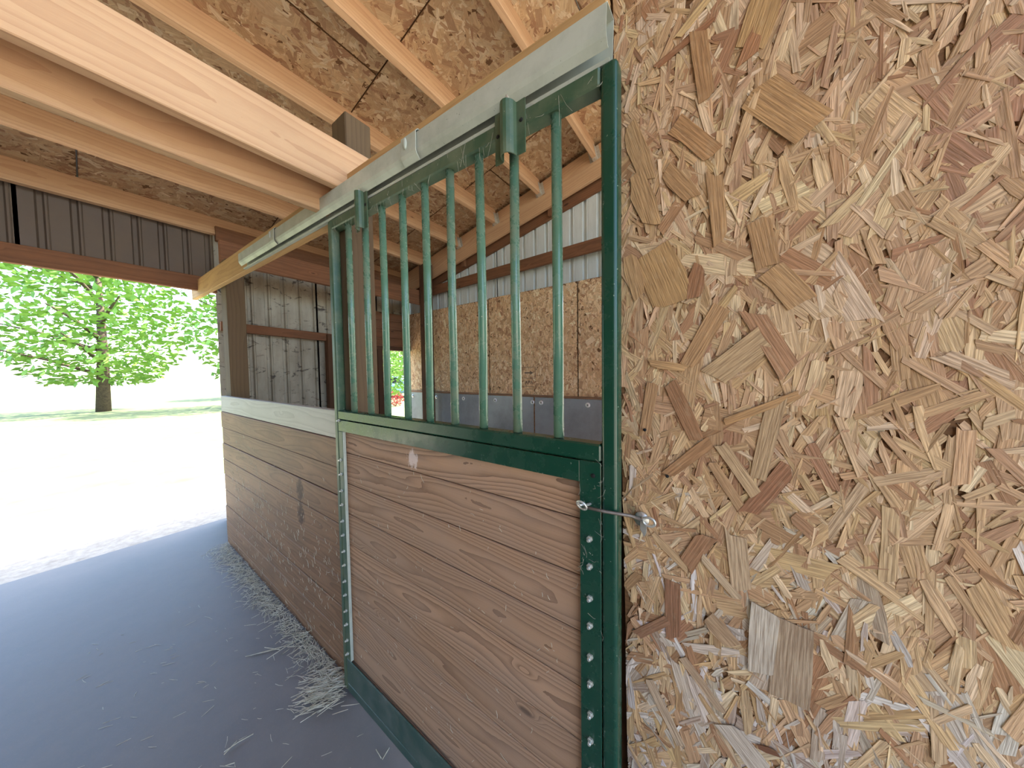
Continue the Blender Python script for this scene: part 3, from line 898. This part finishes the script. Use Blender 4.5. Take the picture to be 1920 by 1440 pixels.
ring = [((-.004+.011*math.cos(a)), -.004*math.sin(a), .002-.002*math.cos(a)+.0095*math.sin(a)) for a in [2*math.pi*k/16 for k in range(16)]]
tube_bm(bm, ring, .0026, 8, True)
tube_bm(bm, [(-.016, .002, .006), (-.008, .0, .002), (.0, .014, -.002), (.004, D+.002-.625, -.004)], .0032, 8)
link('eye_loop', mesh_from_bm(bm, 'eye', True), 'zinc', latch, Matrix.Translation(e0))

# ------------------------------------------------------------------ hay and loose straw
r = random.Random(12)
items = []
for i in range(1500):
    t = r.random()
    u = -3.6+2.05*t
    y = .685-abs(r.gauss(0, .055))*(1.2-.4*t); z = .003+abs(r.gauss(0, .012))*max(0, 1-(.685-y)*7)
    a = r.uniform(0, 2*math.pi)
    items.append(((u, y, z+.004), (math.cos(a), math.sin(a)*.8, r.gauss(0, .25)), r.uniform(.02, .09), .0013, r.uniform(-.12, .12)))
items = [it for it in items if it[0][1]+it[2]*.5*abs(it[1][1]) < .695 and it[0][2]-it[2]*.55*abs(it[1][2]) > 0]
hay = items
items = []
for i in range(330):
    u = r.gauss(-1.53, .05); y = r.gauss(.60, .045)
    if y > .64 and u > -1.47: continue
    a = r.gauss(.9, .35)
    items.append(((u, min(y, .68), .004+r.random()*.035), (math.cos(a), math.sin(a), r.gauss(0, .15)), r.uniform(.03, .10), .0014, r.uniform(-.1, .1)))
items = [it for it in items if it[0][2]-it[2]*.5*abs(it[1][2]) > 0]
straw_stuff('loose_hay', hay+items, None, 'strip of loose pale hay along the foot of the plank wall')
items = []
for i in range(170):
    u = r.uniform(-2.9, -.6); y = r.uniform(-.1, .62)
    a = r.gauss(.8, .6)
    items.append(((u, y, .002), (math.cos(a), math.sin(a), 0), r.uniform(.008, .05)*(2 if r.random() < .08 else 1), .0009, r.uniform(-.08, .08)))
straw_stuff('straw_litter', items, None, 'short straws scattered over the grey mat floor')
def on_floor(px, py, z=.006):
    v = CR*((px-960)/FPX) + CU*(-(py-720)/FPX) + _f
    v = v*((z-EYE)/v.z)
    return Vector((v.x, v.y, z))
long_st = [[(460,1231),(520,1217),(572,1193)],[(470,1229),(530,1212),(586,1211),(625,1238)],[(500,1236),(535,1213),(573,1193)],[(496,1214),(525,1218)],[(560,1215),(573,1219),(582,1233)],
           [(420,1410),(446,1392),(475,1376)],[(422,1436),(440,1430)],[(420,1415),(444,1389)],[(705,1405),(715,1422)],[(717,1424),(730,1402)]]
for k, st in enumerate(long_st):
    pts = [on_floor(x, y_, .004+.003*(k % 4)) for x, y_ in st]
    lab = 'long pale hay stem in the crossed bunch beside the plank wall' if k < 5 else 'single pale hay stem lying out on the grey mat floor'
    o = tube('hay_stem', pts, .0016, 'straw', None, 5)
    o['label'] = lab; o['category'] = 'hay stem'; o['group'] = 'crossed hay stems beside the plank wall' if k < 5 else 'single hay stems on the mat floor'

# ------------------------------------------------------------------ outside the narrow opening
def tree(loc, h, rad, seed, label, mat='leaf', n=2600, trunk=.14, leaf=.10, low=.15, cat='tree', name='leafy_tree'):
    r = random.Random(seed)
    t = thing(name, label, cat, loc)
    L = Vector(loc)
    bm = bmesh.new()
    top = Vector((r.uniform(-.2, .2), r.uniform(-.2, .2), h*.85))
    tube_bm(bm, [(0, 0, 0), top*.4+Vector((.05, .05, 0)), top], [trunk, trunk*.7, trunk*.25], 8)
    for k in range(9):
        z = h*(.2+.6*k/9); a = r.uniform(0, 6.28)
        p0 = top*(z/top.z)
        tube_bm(bm, [p0, p0+Vector((math.cos(a)*rad*.45, math.sin(a)*rad*.45, h*.08)), p0+Vector((math.cos(a)*rad*.85, math.sin(a)*rad*.85, h*.13))], [trunk*.35, trunk*.22, trunk*.08], 6)
    link('trunk', mesh_from_bm(bm, 'trunk', True), 'bark', t, Matrix.Translation(L))
    V, F = [], []
    for i in range(n):
        z = low+(1-low)*r.random()**.9
        rr = rad*math.sin(math.pi*min(1, max(.12, (z-low)/(1-low)*.85+.12)))**.7*r.random()**.45
        a = r.uniform(0, 6.28)
        c = Vector((math.cos(a)*rr, math.sin(a)*rr, z*h))
        e1 = Vector((r.gauss(0, 1), r.gauss(0, 1), r.gauss(0, .6))).normalized(); e2 = e1.orthogonal().normalized()
        s = leaf*r.uniform(.6, 1.4)
        b = len(V)
        V += [c-e1*s, c-e2*s*.5, c+e1*s, c+e2*s*.5]; F.append((b, b+1, b+2, b+3))
    me = bpy.data.meshes.new('foliage'); me.from_pydata(V, [], F)
    o = link('foliage', me, mat, t, Matrix.Translation(L)); o['kind'] = 'stuff'
G = -.08
tree((-11.5, 7.0, G), 4.6, 1.4, 1, 'slim pale green tree close beyond the narrow opening', leaf=.09)
tree((-23, 16.2, G), 9.0, 3.4, 2, 'tall broad tree behind the pale blue car', n=4200, leaf=.16, trunk=.25)
tree((-28, 9.5, G), 8.0, 3.0, 3, 'spreading tree on the lawn beyond the slim pale tree', n=4200, leaf=.16, trunk=.25)
tree((-20, 5.5, G), 7.5, 2.8, 4, 'round leafy tree out on the open lawn', n=3600, leaf=.15, trunk=.22)
tree((-24, 0.5, G), 8.5, 3.2, 5, 'big leafy tree opposite the open end of the aisle', n=4000, leaf=.16, trunk=.25)
tree((-19, -5.5, G), 6.5, 2.6, 6, 'lower bushy tree at the far end of the lawn', n=3400, leaf=.15, trunk=.2)
tree((-13.2, 8.75, G), .75, .42, 8, 'small red leaved shrub on the lawn in front of the car', mat='leaf_red', n=420, trunk=.02, leaf=.05, low=.05, cat='shrub', name='red_shrub')
# car
car = thing('parked_car', 'pale blue car parked on the lawn seen through the narrow opening', 'car', (-18.6, 12.6, G))
bm = bmesh.new()
def loft(prof, w):
    a = [bm.verts.new((x, -w/2, z)) for x, z in prof]; b = [bm.verts.new((x, w/2, z)) for x, z in prof]
    n = len(prof)
    for i in range(n): bm.faces.new((a[i], a[(i+1) % n], b[(i+1) % n], b[i]))
    bm.faces.new(a[::-1]); bm.faces.new(b)
CM = Matrix.Translation((-18.6, 12.6, G)) @ Matrix.Rotation(math.radians(25), 4, 'Z')
loft([(-2.1, .3), (2.1, .3), (2.15, .62), (2.0, .82), (1.0, .92), (-2.0, .98), (-2.15, .6)], 1.72)
bmesh.ops.bevel(bm, geom=list(bm.edges), offset=.06, segments=2, affect='EDGES')
link('body', mesh_from_bm(bm, 'body', True), 'car', car, CM)
bm = bmesh.new(); loft([(1.05, .90), (.35, 1.42), (-1.1, 1.45), (-1.75, .94)], 1.46)
bmesh.ops.bevel(bm, geom=list(bm.edges), offset=.06, segments=2, affect='EDGES')
cab = link('cabin', mesh_from_bm(bm, 'cabin', True), 'car', car, CM)
bm = bmesh.new(); loft([(.8, .96), (.3, 1.34), (-.3, 1.37), (-.3, .96)], 1.49); loft([(-.38, .96), (-.38, 1.37), (-1.05, 1.37), (-1.5, .98)], 1.49)
link('side_window', mesh_from_bm(bm, 'glass'), 'glass', cab, CM)
for sx in (-1.3, 1.35):
    for sy in (-.8, .8):
        bm = bmesh.new(); tube_bm(bm, [(0, -.1, 0), (0, .1, 0)], .32, 20)
        link('wheel', mesh_from_bm(bm, 'wheel'), 'tyre', car, CM @ Matrix.Translation((sx, sy, .32)))
